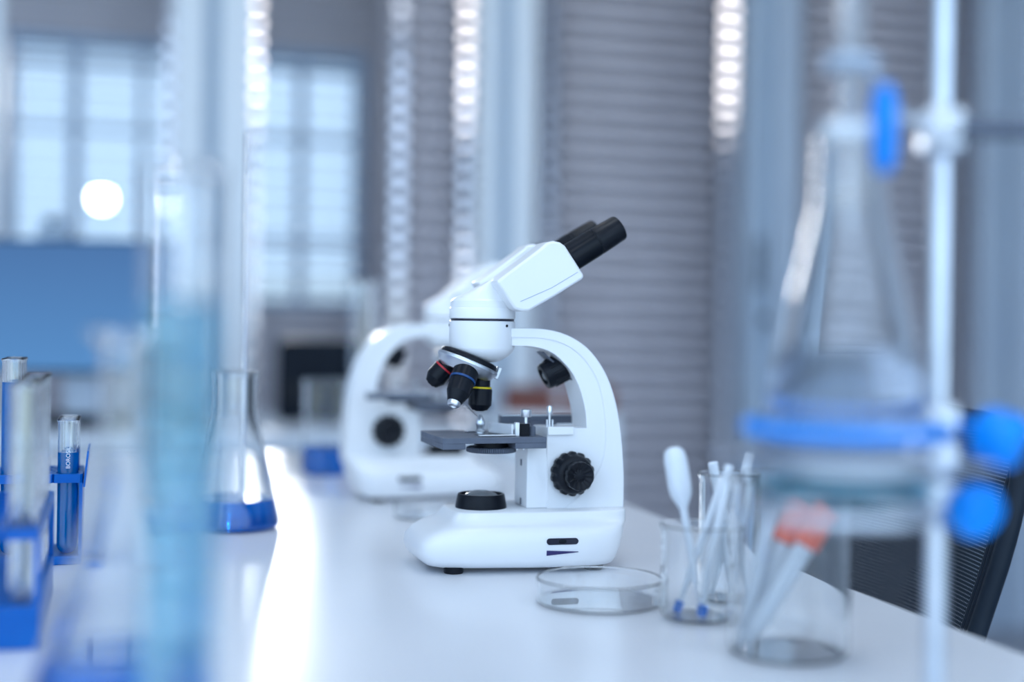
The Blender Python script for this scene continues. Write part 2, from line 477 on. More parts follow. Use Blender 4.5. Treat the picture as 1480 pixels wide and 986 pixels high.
# second desk behind it
p = on_table(120, 3.15)
desk = thing('back_desk', 'pale desk behind the lab bench holding the blue monitor', 'desk', (p.x, p.y, 0), WALL_RZ)
bm = new(); box(bm, -.9, .75, -.62, 0, TZ-.03, TZ); obj('desk_top', bm, 'desk', desk, bevel=.003)
for x in (-.85, .70):
    for y in (-.57, -.05):
        bm = new(); box(bm, x-.025, x+.025, y-.025, y+.025, 0, TZ-.03); obj('leg', bm, 'frame', desk, bevel=.003)
bm = new(); box(bm, -.83, .68, -.06, -.045, .25, TZ-.03); obj('modesty_panel', bm, 'desk', desk)

# blue lit monitor
MD = 2.82
pl_, pr_ = P(-60, 440, MD), P(226, 440, MD)
mc = (pl_.x + pr_.x)/2; mw = (pr_.x - pl_.x)/2
mt, mb = P(100, 345, MD).z, P(100, 541, MD).z
mon = thing('computer_monitor', 'wide blue lit monitor on the pale desk at the back left', 'monitor', (mc, MD, TZ), 0)
bm = new(); box(bm, -mw, mw, 0, .035, mb-TZ, mt-TZ); obj('housing', bm, 'dark', mon, bevel=.004)
bm = new(); box(bm, -mw+.006, mw-.006, -.002, .004, mb-TZ+.008, mt-TZ-.006); obj('screen', bm, 'screen', mon)
nx0, nx1 = P(84, 555, MD).x - mc, P(162, 555, MD).x - mc
bm = new(); box(bm, nx0, nx1, .036, .055, .020, .25); obj('stand_neck', bm, 'frame_shade', mon, bevel=.004)
bm = new(); box(bm, nx0-.05, nx1+.05, -.07, .11, 0, .020); obj('stand_foot', bm, 'dark', mon, bevel=.005)
wx = P(80, 330, MD).x
cam_ = thing('webcam', 'small grey webcam clipped on the top edge of the blue monitor', 'webcam', (wx, MD-.01, mt), 0)
bm = new(); box(bm, -.034, .034, -.012, .03, .001, .018); obj('clip', bm, 'frame_grey', cam_, bevel=.003)
bm = new(); tube(bm, [(-.022,0,.032),(.022,0,.032)], .015, 20); obj('body', bm, 'frame_grey', cam_, bevel=.003)
bm = new(); lathe(bm, [(0,0),(.008,0),(.008,.003),(0,.004)], 20, axis_mtx((0,-.0145,.032),(0,-1,0))); obj('lens', bm, 'black', cam_)

# black box on the back desk
p0 = on_table(398, 2.98); p1 = on_table(505, 2.98)
bw = (p1.x - p0.x)/2; bh = P(440, 491, 2.98).z - TZ
bx = thing('printer', 'black desktop box on the back desk beside the conical flask', 'printer', ((p0.x+p1.x)/2, 2.98, TZ), 0)
bm = new(); box(bm, -bw, bw, 0, .22, .008, bh); obj('case', bm, 'dark', bx, bevel=.008)
bm = new(); box(bm, -bw+.012, bw-.012, -.004, .002, .05, .085); obj('slot_panel', bm, 'black', bx, bevel=.002)
for x in (-bw+.02, bw-.02):
    for y in (.02, .2):
        bm = new(); lathe(bm, [(0,0),(.01,0),(.01,.009),(0,.009)], 16, Matrix.Translation((x,y,0))); obj('foot', bm, 'rubber', bx)

# low reddish wooden box on the desk, seen through the arm
cd = 3.36; cl, cr_ = P(728, 600, cd).x, P(888, 600, cd).x; cz = P(800, 562, cd).z - TZ
cab = thing('wooden_box', 'low reddish brown wooden box seen through the front microscope arm', 'box', ((cl+cr_)/2, cd, TZ), 0)
hw = (cr_-cl)/2
bm = new(); box(bm, -hw, hw, 0, .18, 0, cz-.018); obj('body', bm, 'wood', cab, bevel=.003)
bm = new(); box(bm, -hw-.003, hw+.003, -.003, .183, cz-.0175, cz); obj('lid', bm, 'wood', cab, bevel=.003)
bm = new(); box(bm, -.012, .012, -.006, -.003, cz-.032, cz-.010); obj('clasp', bm, 'satin', cab, bevel=.001)

sto = thing('storage_cabinet', 'white floor cabinet under the reddish wooden box, behind the bench', 'cabinet', ((cl+cr_)/2, cd-.03, 0), 0)
bm = new(); box(bm, -hw-.01, hw+.01, 0, .36, .05, TZ); obj('body', bm, 'frame', sto, bevel=.003)
bm = new(); box(bm, -hw, hw, .02, .34, 0, .05); obj('plinth', bm, 'dark', sto)
for s in (-1, 1):
    bm = new(); box(bm, min(0,s*hw)+.003, max(0,s*hw)-.003, -.018, -.001, .07, TZ-.02); d_ = obj('door', bm, 'frame', sto, bevel=.003)
    bm = new(); tube(bm, [(s*.02,-.03,.5),(s*.02,-.03,.6)], .005); obj('handle', bm, 'satin', d_)

# lit globe lamp out of doors, seen through the window
g = P(147, 287, 11.)
gl_ = thing('globe_lamp', 'small round white lamp glowing outside the left window', 'lamp', (g.x, g.y, 0), 0)
bm = new(); bmesh.ops.create_uvsphere(bm, u_segments=24, v_segments=16, radius=.05, matrix=Matrix.Translation((0,0,g.z))); obj('globe', bm, 'globe_emit', gl_)
bm = new(); tube(bm, [(0,0,-.1),(0,0,g.z-.05)], .012); obj('lamp_post', bm, 'mullion', gl_)
bm = new(); box(bm, -14, 14, 6.9, 30, -.25, -.1); struct('terrain', bm, add_noise(mat('outdoor grass', srgb(95,120,100), .9), 3, srgb(85,112,95), srgb(110,135,112)))

# ================================================================== microscopes
MY0 = 1.295; MRZ = R(17)
MX0 = ray(697, 480)[0]*MY0
def S(u, v, y=0., yaw=MRZ):
    """microscope-frame (x, z) of photo position (u, v) on the plane y of an instrument turned by yaw"""
    A, B = ray(u, v); c, s = math.cos(yaw), math.sin(yaw)
    x = (A*(MY0 + y*c) - MX0 + y*s)/(c - A*s)
    z = CAMZ - TZ + B*(MY0 + x*s + y*c)
    return (x, z)
def S3(u, v, y=0., yaw=MRZ):
    x, z = S(u, v, y, yaw); return Vector((x, y, z))
def zf(v): return S(697, v)[1]

def plan(x0, x1, wb, wn, n=48, e=5.0):
    cx, a = (x0+x1)/2, (x1-x0)/2
    out = []
    for k in range(n):
        t = 2*PI*k/n; c, s = math.cos(t), math.sin(t)
        x = cx + a*math.copysign(abs(c)**(2/e), c)
        f = (x-x0)/(x1-x0); w = wn + (wb-wn)*min(1, f*1.5)
        out.append((x, w*math.copysign(abs(s)**(2/e), s)))
    return out

def gear(n_lobe, r, depth, seg=8):
    pts = []
    n = n_lobe*seg
    for k in range(n):
        a = 2*PI*k/n
        pts.append((a, r*(1 - depth*(.5 + .5*math.cos(n_lobe*a))**3)))
    return pts

def knob_mesh(bm, n_lobe, levels, depth, mtx, seg=8):
    """scalloped knob; levels = (radius, height, depth factor)"""
    rings = []
    for r, h, k in levels:
        if r < 1e-6: rings.append([bm.verts.new(mtx @ Vector((0,0,h)))]); continue
        rings.append([bm.verts.new(mtx @ Vector((rr*math.cos(a), rr*math.sin(a), h))) for a, rr in gear(n_lobe, r, depth*k, seg)])
    n = n_lobe*seg
    for a, b in zip(rings, rings[1:]):
        for i in range(n):
            j = (i+1) % n
            if len(a) == 1: bm.faces.new((a[0], b[i], b[j]))
            elif len(b) == 1: bm.faces.new((a[i], a[j], b[0]))
            else: bm.faces.new((a[i], a[j], b[j], b[i]))

def make_microscope(label, loc, rz, head_yaw):
    t = thing('microscope', label, 'microscope', loc, rz, None)
    # ---- base: stacked rounded outlines, wide body with a narrower deck on top
    lv = [(.0045, -.050, .114, .055, .036), (.0065, -.057, .118, .059, .043), (.012, -.0635, .1215, .0612, .048), (.020, -.0665, .1245, .0618, .0505),
          (.028, -.0645, .127, .0616, .0505), (.0345, -.058, .1285, .0605, .050), (.0395, -.049, .1295, .0575, .0475), (.0425, -.042, .1325, .053, .0440),
          (.0442, -.0375, .1338, .0490, .041), (.049, -.0335, .1343, .0468, .0385), (.0528, -.0305, .1348, .0455, .0375), (.0538, -.0290, .1342, .0448, .0368)]
    bm = new(); rings = []
    for z, x0, x1, wb, wn in lv:
        rings.append([bm.verts.new((x, y, z)) for x, y in plan(x0, x1, wb, wn, 64, 6.5)])
    for a, b in zip(rings, rings[1:]):
        for i in range(64): bm.faces.new((a[i], a[(i+1) % 64], b[(i+1) % 64], b[i]))
    bm.faces.new(rings[0][::-1]); bm.faces.new(rings[-1])
    bm.normal_update(); bvh = BVHTree.FromBMesh(bm)
    base = obj('base', bm, 'white', t, angle=60)
    def side_y(x, z, sgn):
        h = bvh.ray_cast(Vector((x, sgn*.3, z)), Vector((0, -sgn, 0)))
        return h[0].y if h[0] is not None else sgn*.06
    for sgn in (-1, 1):
        y_ = -.0615
        (xa, zc) = S(791, 783, y_); (xb, _) = S(836, 783, y_)
        xm, zm, hl, hh = (xa+xb)/2, S(813, 783, y_)[1], (xb-xa)/2, .0029
        yy = side_y(xm, zm, sgn)
        ang = math.atan2(side_y(xb, zm, sgn) - side_y(xa, zm, sgn), xb-xa)
        mt = Matrix.Translation((xm, yy, zm)) @ Matrix.Rotation(ang, 4, 'Z')
        pts = [(hl-hh + hh*math.cos(a), hh*math.sin(a)) for a in [PI/2 - PI*k/10 for k in range(11)]] + \
              [(-hl+hh + hh*math.cos(a), hh*math.sin(a)) for a in [-PI/2 - PI*k/10 for k in range(11)]]
        bm = new(); prism(bm, pts, -.0008, .002)
        bmesh.ops.transform(bm, matrix=mt, verts=bm.verts[:]); sl = obj('dimmer_slot', bm, 'slot', base)
        bm = new(); lathe(bm, [(0,-.0018),(.0105,-.0018),(.011,-.001),(.011,.001),(.0105,.0018),(0,.0018)], 48, mt @ Matrix.Translation((0, -sgn*.0096, 0)))
        obj('dimmer_wheel', bm, 'black', sl)
        z2 = S(813, 799.5, y_)[1]; yy2 = side_y(xm, z2, sgn)
        tl = math.atan2(side_y(xm, z2+.004, sgn) - side_y(xm, z2-.004, sgn), .008)
        bm = new(); prism(bm, [(-hl, -.0022), (hl, .0004), (hl, .0009), (-hl, .0024)], -.0006, .0006)
        bmesh.ops.transform(bm, matrix=Matrix.Translation((xm, yy2, z2)) @ Matrix.Rotation(ang, 4, 'Z') @ Matrix.Rotation(-tl, 4, 'X'), verts=bm.verts[:])
        obj('brightness_wedge', bm, 'print', base)
    for x, y in ((-.034, -.036), (-.034, .036), (.098, -.043), (.098, .043)):
        bm = new(); lathe(bm, [(0,0),(.0085,0),(.009,.001),(.009,.006),(0,.006)], 24, Matrix.Translation((x,y,0))); obj('foot', bm, 'rubber', t)
    # ---- base lamp
    lx = S(695, 730, 0)[0]
    bm = new()
    zt = S(695, 713, 0)[1]
    lathe(bm, [(0,.052),(.0240,.052),(.0240,.0555),(.0222,zt-.0015),(.0215,zt),(.0198,zt),(.0190,zt-.004),(0,zt-.004)], 64, Matrix.Translation((lx,0,0)))
    lamp = obj('lamp_housing', bm, 'black', t)
    bm = new(); lathe(bm, [(0,zt-.006),(.0185,zt-.005),(.0175,zt-.0025),(.013,zt+.0005),(.007,zt+.0025),(0,zt+.0032)], 48, Matrix.Translation((lx,0,0)))
    obj('condenser_lens', bm, 'lens', lamp)
    # ---- arm: C shaped limb with a raised outer rim, and the focusing block
    ya = -.021
    outer = spline([S(*p, ya) for p in ((718,475),(745,475),(780,475.5),(806,480),(828,489),(848,503),(864,522),(878,547),(888,577),(895,612),(899,650),(901,695),(900,746))], 5)
    inner = spline([S(*p, ya) for p in ((848,619),(847,600),(843,578),(836,556),(825,536),(811,520),(795,508),(776,502),(757,500),(718,500))], 5)
    foot_l = [S(791, 746, ya), S(791, 619, ya)]
    foot_l[0] = (foot_l[0][0], .0535); outer[-1] = (outer[-1][0], .0535)
    bm = new(); prism(bm, outer + foot_l + inner, -.0205, .0205)
    groove = spline([S(*p, ya) for p in ((718,487),(745,487.5),(775,488),(800,492),(822,501),(841,516),(856,536),(866,558),(872,585),(875,615),(875,640),(870,668),(858,692),(838,716),(812,738),(803,745))], 5)
    groove[-1] = (groove[-1][0], .0535)
    prism(bm, outer + groove[::-1], -.0217, -.0195); prism(bm, outer + groove[::-1], .0195, .0217)
    arm = obj('arm', bm, 'white', t, bevel=.0009, angle=30)
    # ---- head cylinder
    bm = new()
    lathe(bm, [(0,zf(464)),(.0300,zf(464)),(.0308,zf(465)),(.0309,zf(498)),(.0303,zf(501)),(.0303,zf(502)),(.0300,zf(504)),(.0282,zf(509)),(.024,zf(515)),(.018,zf(520.5)),(.013,zf(523)),(0,zf(523))], 64)
    headc = obj('head_collar', bm, 'white', t)
    bm = new(); lathe(bm, [(0,zf(464.3)),(.0297,zf(464.3)),(.0297,zf(460.7)),(0,zf(460.7))], 64); obj('seam_ring', bm, 'slot', headc)
    for az in (-59, -196, 60):
        a = R(az - 0); bm = new()
        lathe(bm, [(0,0),(.0013,0),(.0013,.001),(0,.001)], 12, axis_mtx((.0304*math.cos(a), .0304*math.sin(a), zf(470.5)), (math.cos(a), math.sin(a), 0)))
        obj('set_screw', bm, 'black', headc)
    # ---- revolving nosepiece and objectives
    tau = R(22.5); al = R(20)
    a_ = Vector((-math.sin(tau), 0, -math.cos(tau))); e1_ = Vector((math.cos(tau), 0, -math.sin(tau))); e2_ = Vector((0,1,0))
    cpt = S3(677, 522.5, 0)
    mt = Matrix.Translation(cpt) @ Matrix((( e1_.x, e2_.x, a_.x), (e1_.y, e2_.y, a_.y), (e1_.z, e2_.z, a_.z))).to_4x4()
    bm = new(); lathe(bm, [(0,-.0055),(.0245,-.0055),(.0268,-.0045),(.0278,-.0028),(.0278,-.0002),(0,-.0002)], 56, mt); nose = obj('nosepiece', bm, 'black', t)
    bm = new(); lathe(bm, [(0,0),(.0290,0),(.0297,.0007),(.0297,.0030),(.0288,.0042),(.0262,.008),(.022,.0115),(0,.0115)], 56, mt, ); obj('turret', bm, 'satin', nose)
    bm = new(); box(bm, -.002, .0015, -.0045, .0045, -.0055, .006, mt @ Matrix.Translation((.0305,0,-.001))); obj('click_stop', bm, 'satin', nose, bevel=.0006)
    Ro = .0150
    def objective(phi, name, prof, ring, rmat, tip):
        ph = R(phi); rad = math.cos(ph)*e1_ + math.sin(ph)*e2_
        d = (math.cos(al)*a_ + math.sin(al)*rad).normalized()
        o0 = cpt + Ro*rad + a_*.0035
        mm = axis_mtx(o0, d)
        bm = new(); lathe(bm, prof, 40, mm); ob = obj('objective', bm, 'black', t, label=name, angle=14)
        bm = new(); r_, za, zb = ring; lathe(bm, [(r_-.001,za),(r_,za),(r_,zb),(r_-.001,zb)], 40, mm); obj('colour_ring', bm, rmat, ob)
        bm = new(); r1, r2, za, zb = tip
        lathe(bm, [(0,za-.002),(r1,za-.002),(r1,za),(r2,zb-.001),(r2*.8,zb),(r2*.6,zb),(r2*.45,zb-.0012),(0,zb-.0012)], 32, mm); obj('front_lens', bm, 'chrome' if name.startswith('blue') else 'black', ob)
    objective(-4, 'yellow ringed objective', [(0,0),(.0088,0),(.0088,.014),(.0098,.0148),(.0104,.0165),(.0110,.0175),(.0110,.0315),(.0076,.0362),(.0070,.0366),(0,.0366)], (.0103,.0148,.0166), 'yellow_ring', (.006,.005,.0366,.0375))
    objective(-100, 'blue ringed objective', [(0,0),(.0118,0),(.0122,.001),(.0122,.0165),(.0112,.0178),(.0108,.0305),(.0070,.0395),(.0066,.040),(0,.040)], (.0124,.0158,.0178), 'blue_ring', (.0062,.0056,.040,.0445))
    objective(150, 'red ringed objective', [(0,0),(.0092,0),(.0092,.010),(.0100,.011),(.0102,.0235),(.0065,.030),(.006,.0305),(0,.0305)], (.0101,.0105,.0122), 'red_ring', (.005,.0042,.0305,.0315))
    # ---- dome and binocular body
    hd = bpy.data.objects.new('binocular_head', None); C.objects.link(hd); hd.parent = t; hd.rotation_euler = (0,0,head_yaw); hd.empty_display_size = .02
    HY = MRZ + R(6)
    bm = new(); lathe(bm, [(0,zf(460.6)),(.0302,zf(460.6)),(.0308,zf(459.8)),(.0308,zf(446.5)),(.0304,zf(445.5)),(.0300,zf(445)),(.0298,zf(435.5)),(.0285,zf(433)),(.024,zf(429)),(.018,zf(425)),(.010,zf(421)),(0,zf(420))], 64)
    obj('head_ring', bm, 'white', hd)
    # central wedge from the dome up to the tubes
    zr = zf(438)
    pts = [(.0292*math.cos(2*PI*k/40), .0292*math.sin(2*PI*k/40), zr) for k in range(40)]
    pts += [(.0285*math.cos(2*PI*k/40), .0285*math.sin(2*PI*k/40), zf(434)) for k in range(40)]
    for u, v in ((705,410),(716,402),(738,418),(742,436)):
        for y in (-.024, .024): pts.append(S3(u, v, y*.9, HY))
    bm = new(); hull(bm, pts); obj('prism_body', bm, 'white', hd, bevel=.003, seg=3)
    HS = [(724,407),(785,359.5),(793,352),(803,349),(812,351),(819,356),(832,377),(844,397),(845,401),(843,404),(806,428),(769,450),(760,450.5),(749,446.5),(741,434),(733,420)]
    poly = [S(u, v, -.044, HY) for u, v in HS]
    for sgn, yc in ((-1, -.030), (1, .030)):
        bm = new(); prism(bm, poly, yc-.0155, yc+.0155)
        hs = obj('tube_housing', bm, 'white', hd, bevel=.0045, seg=3, angle=40)
        # fine seam along the lower side
        ys = yc + sgn*.0156
        bm = new(); tube(bm, [S3(u, v, -.044, HY) + Vector((0, ys+.044, 0)) for u, v in ((757,436),(800,416.5),(836,394))], .00035, 6); obj('seam', bm, 'white_seam', hs)
        ax0, ax1, ax2, ax3 = (S3(u, v, -.030, HY) + Vector((0, yc+.030, 0)) for u, v in ((822,374.6),(858.5,352),(862,349.7),(891.5,330)))
        d = (ax3-ax0).normalized(); L1 = (ax1-ax0).length; L2 = (ax3-ax0).length
        mm = axis_mtx(ax0, d)
        bm = new(); lathe(bm, [(0,0),(.0136,0),(.0134,L1-.0006),(.0128,L1),(0,L1)], 48, mm); ey = obj('eyepiece', bm, 'black', hd)
        bm = new(); lathe(bm, [(0,L1),(.0129,L1),(.0129,L1+.0012),(.0133,L1+.0018),(.0126,L2-.002),(.0120,L2-.0004),(.0112,L2),(.0095,L2-.0015),(.0085,L2-.004),(0,L2-.004)], 48, mm); obj('eyecup', bm, 'rubber', ey)
        bm = new(); lathe(bm, [(0,L2-.0045),(.0084,L2-.0045),(.0084,L2-.0035),(.004,L2-.0024),(0,L2-.002)], 32, mm); obj('eye_lens', bm, 'lens', ey)
    # bridge plate between the two housings
    pb = [S(u, v, -.044, HY) for u, v in ((730,409),(780,372),(800,388),(792,412),(762,430),(742,428))]
    bm = new(); prism(bm, pb, -.018, .018); obj('bridge', bm, 'white', hd, bevel=.003)
    # ---- stage
    yn, yf = -.043, .044
    xl = S(640, 641, yn)[0]; xr = S(790, 641, yn)[0]; zt = S(640, 633.8, yn)[1]; zb = S(640, 650.5, yn)[1]
    zm = S(700, 641.5, yn)[1]
    xn0, xn1 = S(673, 645, yn)[0], S(745, 645, yn)[0]
    bm = new(); box(bm, xl, xr, yn, yf, zm, zt)
    box(bm, xl, xn0, yn, yf, zb, zm); box(bm, xn1, xr, yn, yf, zb, zm); box(bm, xn0, xn1, yn+.03, yf, zb+.003, zm)
    stage = obj('stage', bm, 'stage', t, bevel=.0004)
    # iris disc under the stage: knurled rim
    ic = Vector((S(709, 653, -.008)[0], -.010, 0)); z_i = S(709, 656.5, -.03)[1]
    bm = new(); n = 200
    knob_mesh(bm, 72, [(0, z_i, 0), (.0215, z_i, 0), (.0232, z_i+.0006, 1), (.0232, z_i+.0042, 1), (.022, z_i+.005, 0), (0, z_i+.005, 0)], .06, Matrix.Translation((ic.x, ic.y, 0)), 4)
    obj('iris_disc', bm, 'stage', t)
    bm = new(); lathe(bm, [(0,0),(.016,0),(.016,.012),(0,.012)], 40, Matrix.Translation((ic.x, ic.y, z_i+.0045))); obj('condenser', bm, 'black', t)
    # ---- mechanical stage: scale bar, finger, posts, knobs
    def strip(name, p, q, h, w, m, par=stage, bev=.0004):
        """flat bar from p to q with height h and thickness w"""
        p, q = Vector(p), Vector(q); d = q-p; L = d.length
        bm = new(); mm = Matrix.Translation(p) @ Matrix.Rotation(math.atan2(d.y, d.x), 4, 'Z')
        box(bm, 0, L, -w/2, w/2, 0, h, mm); return obj(name, bm, m, par, bevel=bev)
    st = lambda u, y, dz=0.: Vector((S(u, 625, y)[0], y, zt+dz))
    strip('scale_bar', st(741, -.026, .0008), st(707, .004, .0008), .0098, .002, 'bright_metal')
    strip('specimen_finger', st(692, -.030, .0004), st(744, -.029, .0004), .0012, .005, 'chrome')
    strip('specimen_finger', st(673, .016, .0004), st(690, .020, .0004), .0016, .006, 'chrome')
    strip('slide_post', st(744, -.0275), st(750, -.0275), .0125, .005, 'chrome')
    strip('carriage_block', st(750.5, -.0265), st(763, -.0265), .0115, .010, 'black')
    bm = new(); p_ = st(769, -.024); lathe(bm, [(0,0),(.0033,0),(.0033,.008),(.0028,.0085),(0,.0085)], 24, Matrix.Translation(p_)); obj('clamp_screw', bm, 'stage', stage)
    bm = new(); p_ = st(694, .004); lathe(bm, [(0,0),(.0042,0),(.0042,.002),(.0034,.003),(.0034,.006),(.0042,.008),(.0042,.012),(.0026,.0145),(.0015,.0175),(0,.0178)], 28, Matrix.Translation(p_)); sp = obj('spring_post', bm, 'satin', stage)
    p1 = S3(671, 586, .010); p2 = Vector((p_.x, p_.y, p_.z+.0145))
    bm = new(); tube(bm, [p1, p2], .0008, 8); obj('spring_lever', bm, 'satin', sp)
    bm = new(); p_ = st(760, -.0265, .0112); lathe(bm, [(0,0),(.0016,0),(.0016,.006),(.0046,.0062),(.0050,.0068),(.0050,.0128),(.0046,.0132),(0,.0132)], 28, Matrix.Translation(p_)); obj('thumb_knob', bm, 'chrome', stage)
    # long dark guide at the far side of the stage
    p_, q_ = S3(722, 611, .052), S3(836, 611, .052)
    zl = S(780, 612, .052)[1]
    bm = new(); box(bm, p_.x, q_.x, .046, .056, zl, zl+.0082); sb = obj('guide_bar', bm, 'stage', stage, bevel=.0006)
    bm = new(); box(bm, p_.x, q_.x, .0455, .0565, zl+.0082, zl+.0092); obj('guide_edge', bm, 'satin', sb)
    bm = new(); box(bm, S(765, 615, .045)[0], S(800, 615, .045)[0], .036, .046, zt, zl+.002); obj('guide_foot', bm, 'stage', sb)
    # clamp plate and pin on the focusing block
    za = S(810, 619.5, ya)[1]
    zc0, zc1 = S(810, 629, -.0222)[1], S(810, 617, -.0222)[1]
    bm = new(); box(bm, S(791, 623, -.0222)[0], S(829, 623, -.0222)[0], -.0240, -.008, zc0, zc1); cp = obj('stop_plate', bm, 'white', arm, bevel=.0008)
    px_ = S(791, 610, -.018)[0]+.0025
    bm = new(); lathe(bm, [(0,0),(.0011,0),(.0011,.012),(.0024,.0122),(.0026,.0130),(.0026,.0188),(.0018,.0200),(0,.0202)], 20, Matrix.Translation((px_, -.017, zc1-.0005))); obj('stop_screw', bm, 'chrome', cp)
    for dx in (-.0027, .0027):
        bm = new(); box(bm, px_+dx-.0006, px_+dx+.0006, -.0185, -.0155, zc1-.0005, zc1+.0065); obj('screw_guard', bm, 'satin', cp)
    # ---- rack slide carrying the stage
    xs0, xs1 = S(762, 690, -.020)[0], S(791, 690, -.020)[0]+.001
    zs0, zs1 = S(770, 735, -.02)[1], zb
    bm = new(); box(bm, xs0, xs1, -.0190, .0190, zs0, zs1); rk = obj('stage_bracket', bm, 'white', t, bevel=.0008)
    bm = new(); box(bm, xs0+.004, xs1, -.012, .012, zs0-.004, zs0+.001); obj('rack_end', bm, 'black', rk)
    bm = new(); box(bm, S(746, 653, -.018)[0], xs1, -.0188, .0188, zs1-.0005, zs1+.0012); obj('flange', bm, 'white', rk)
    for vv in (668, 724):
        z_ = S(755, vv, 0)[1]
        bm = new(); box(bm, xs0-.0005, xs0+.001, -.0025, .0005, z_-.003, z_+.003); obj('adjust_slot', bm, 'stage', rk)
    for uu in (747, 757):
        bm = new(); lathe(bm, [(0,0),(.0018,0),(.0018,.003),(0,.003)], 12, Matrix.Translation((S(uu,658,-.016)[0], -.015, zs1-.0035))); obj('bracket_screw', bm, 'chrome', rk)
    # ---- coaxial focus knobs, both sides
    kx, kz = S(829, 685.5, -.030)
    for sgn in (-1, 1):
        mm = Matrix.Translation((kx, sgn*.0217, kz)) @ Matrix.Rotation(sgn*-PI/2, 4, 'X')
        bm = new(); knob_mesh(bm, 14, [(0,-.002,0),(.0190,-.002,0),(.0200,.0006,.6),(.0209,.0016,1),(.0209,.0078,1),(.0202,.0086,.9),(.0188,.0100,.25),(.0178,.0135,0),(.0160,.0160,0),(.0138,.0168,0),(0,.0168,0)], .11, mm)
        ck = obj('coarse_focus_knob', bm, 'rubber', t, angle=40)
        bm = new(); knob_mesh(bm, 12, [(0,.016,0),(.0126,.016,0),(.0130,.0175,.2),(.0134,.0190,.5),(.0135,.0270,.4),(.0131,.0280,.2),(.0124,.0281,.2),(.0112,.0272,1.2),(.0062,.0245,2.2),(.0032,.0255,.6),(0,.0258,0)], .13, mm)
        obj('fine_focus_knob', bm, 'rubber', ck, angle=40)
    # ---- upper lamp inside the arch
    f0, f1 = S3(787, 544.5, 0), S3(827, 523, 0)
    d = (f0 - f1).normalized(); L = (f0-f1).length
    mm = axis_mtx(f1, d)
    bm = new(); lathe(bm, [(0,-.008),(.0135,-.008),(.0140,0),(.0140,.004),(.0132,.0046),(.0132,.0056),(.0138,.006),(.0128,L-.001),(.0118,L+.001),(.0085,L+.0015),(.0075,L),(.0070,L-.002),(0,L-.002)], 48, mm)
    ul = obj('upper_lamp', bm, 'black', t)
    for k in range(12):
        a = 2*PI*k/12
        bm = new(); box(bm, .0122, .0142, -.0007, .0007, .010, L-.006, mm @ Matrix.Rotation(a, 4, 'Z')); obj('grip_rib', bm, 'rubber', ul, bevel=.0003)
    bm = new(); lathe(bm, [(0,L-.003),(.0068,L-.003),(.006,L-.001),(.003,L+.001),(0,L+.0014)], 24, mm); obj('lamp_lens', bm, 'lens', ul)
    g0, g1 = S3(782, 506, 0), S3(839, 558, 0)
    dd = (g1-g0); bm = new()
    box(bm, 0, dd.length, -.009, .009, -.0030, -.0012, Matrix.Translation(g0) @ Matrix.Rotation(-math.atan2(dd.z, dd.x), 4, 'Y')); obj('lamp_plate', bm, 'stage', t, bevel=.0006)
    return t

make_microscope('sharp white binocular microscope at the middle of the bench, arm on the right', (MX0, MY0, TZ), MRZ, 0.)
FX, FY = ray(647, 480)[0]*1.80, 1.80
make_microscope('blurred white microscope standing behind, its arm on the left', (FX, FY, TZ), MRZ + PI, PI - R(6))

# ================================================================== glassware
def glass_thing(name, label, cat, loc, prof, t, tb=None, liquid=None, level=0, rz=0., group=None, body='glass_wall', n=64, gm='glass'):
    loc = Vector(loc) + Vector((0, 0, .0003))
    o = thing(name, label, cat, loc, rz, group)
    bm = new(); lathe(bm, shell(prof, t, tb), n); obj(body, bm, gm, o, angle=50)
    if liquid:
        bm = new(); lathe(bm, fill(prof, t, level, tb), n); obj('liquid', bm, liquid, o, angle=50)
    return o

def conical(rb, rn, h, neck, rim=.002):
    """outline of a conical flask"""
    rc = rb*.13
    zs = h - neck
    base = [(0,0),(rb-rc,0)] + [(rb-rc + rc*math.sin(a), rc - rc*math.cos(a)) for a in [PI/2*k/5 for k in range(1,6)]]
    base.append((rb*.985, rc*1.6))
    sh = spline([(rb*.985, rc*1.6), (rb*.985 + (rn-rb*.985)*.86, rc*1.6 + (zs-rc*1.6)*.86), (rn*1.02, zs+neck*.12), (rn, h-neck*.25)], 6)
    return base + sh[1:] + [(rn, h-.008), (rn+rim*.6, h-.004), (rn+rim, h-.001)]

def beaker(r, h, rim=.0018):
    rc = .006
    return [(0,0),(r-rc,0)] + [(r-rc + rc*math.sin(a), rc - rc*math.cos(a)) for a in [PI/2*k/5 for k in range(1,6)]] + [(r, h*.4), (r, h-.006), (r+rim*.5, h-.003), (r+rim, h)]

def testtube(r, h):
    return [(0,0)] + [(r*math.sin(a), r - r*math.cos(a)) for a in [PI/2*k/7 for k in range(1,8)]] + [(r, h*.5), (r, h-.003), (r+.0008, h-.001), (r+.0008, h)]

def dishprof(r, h):
    return [(0,0),(r-.0025,0),(r-.0008,.0006),(r,.002),(r+.0005,h)]

# culture dish in front of the sharp microscope, and a smaller one by the far microscope
p = on_table(866, 1.131)
glass_thing('culture_dish', 'clear round glass dish in front of the sharp microscope', 'dish', p, dishprof(.0515, .0195), .0017, .0018, body='dish_wall', n=96)
p = on_table(612, 1.60)
glass_thing('culture_dish', 'small blurred glass dish behind the black lamp of the sharp microscope', 'dish', p, dishprof(.034, .014), .0016, .0018, body='dish_wall')

# conical flask with blue liquid left of the middle
p = on_table(335, 1.50)
FK = conical(.051, .0255, .170, .045)
glass_thing('conical_flask', 'clear conical flask of blue liquid standing behind the tall cyan cylinder', 'flask', p, FK, .0018, .0025, 'deep_liquid', .032)
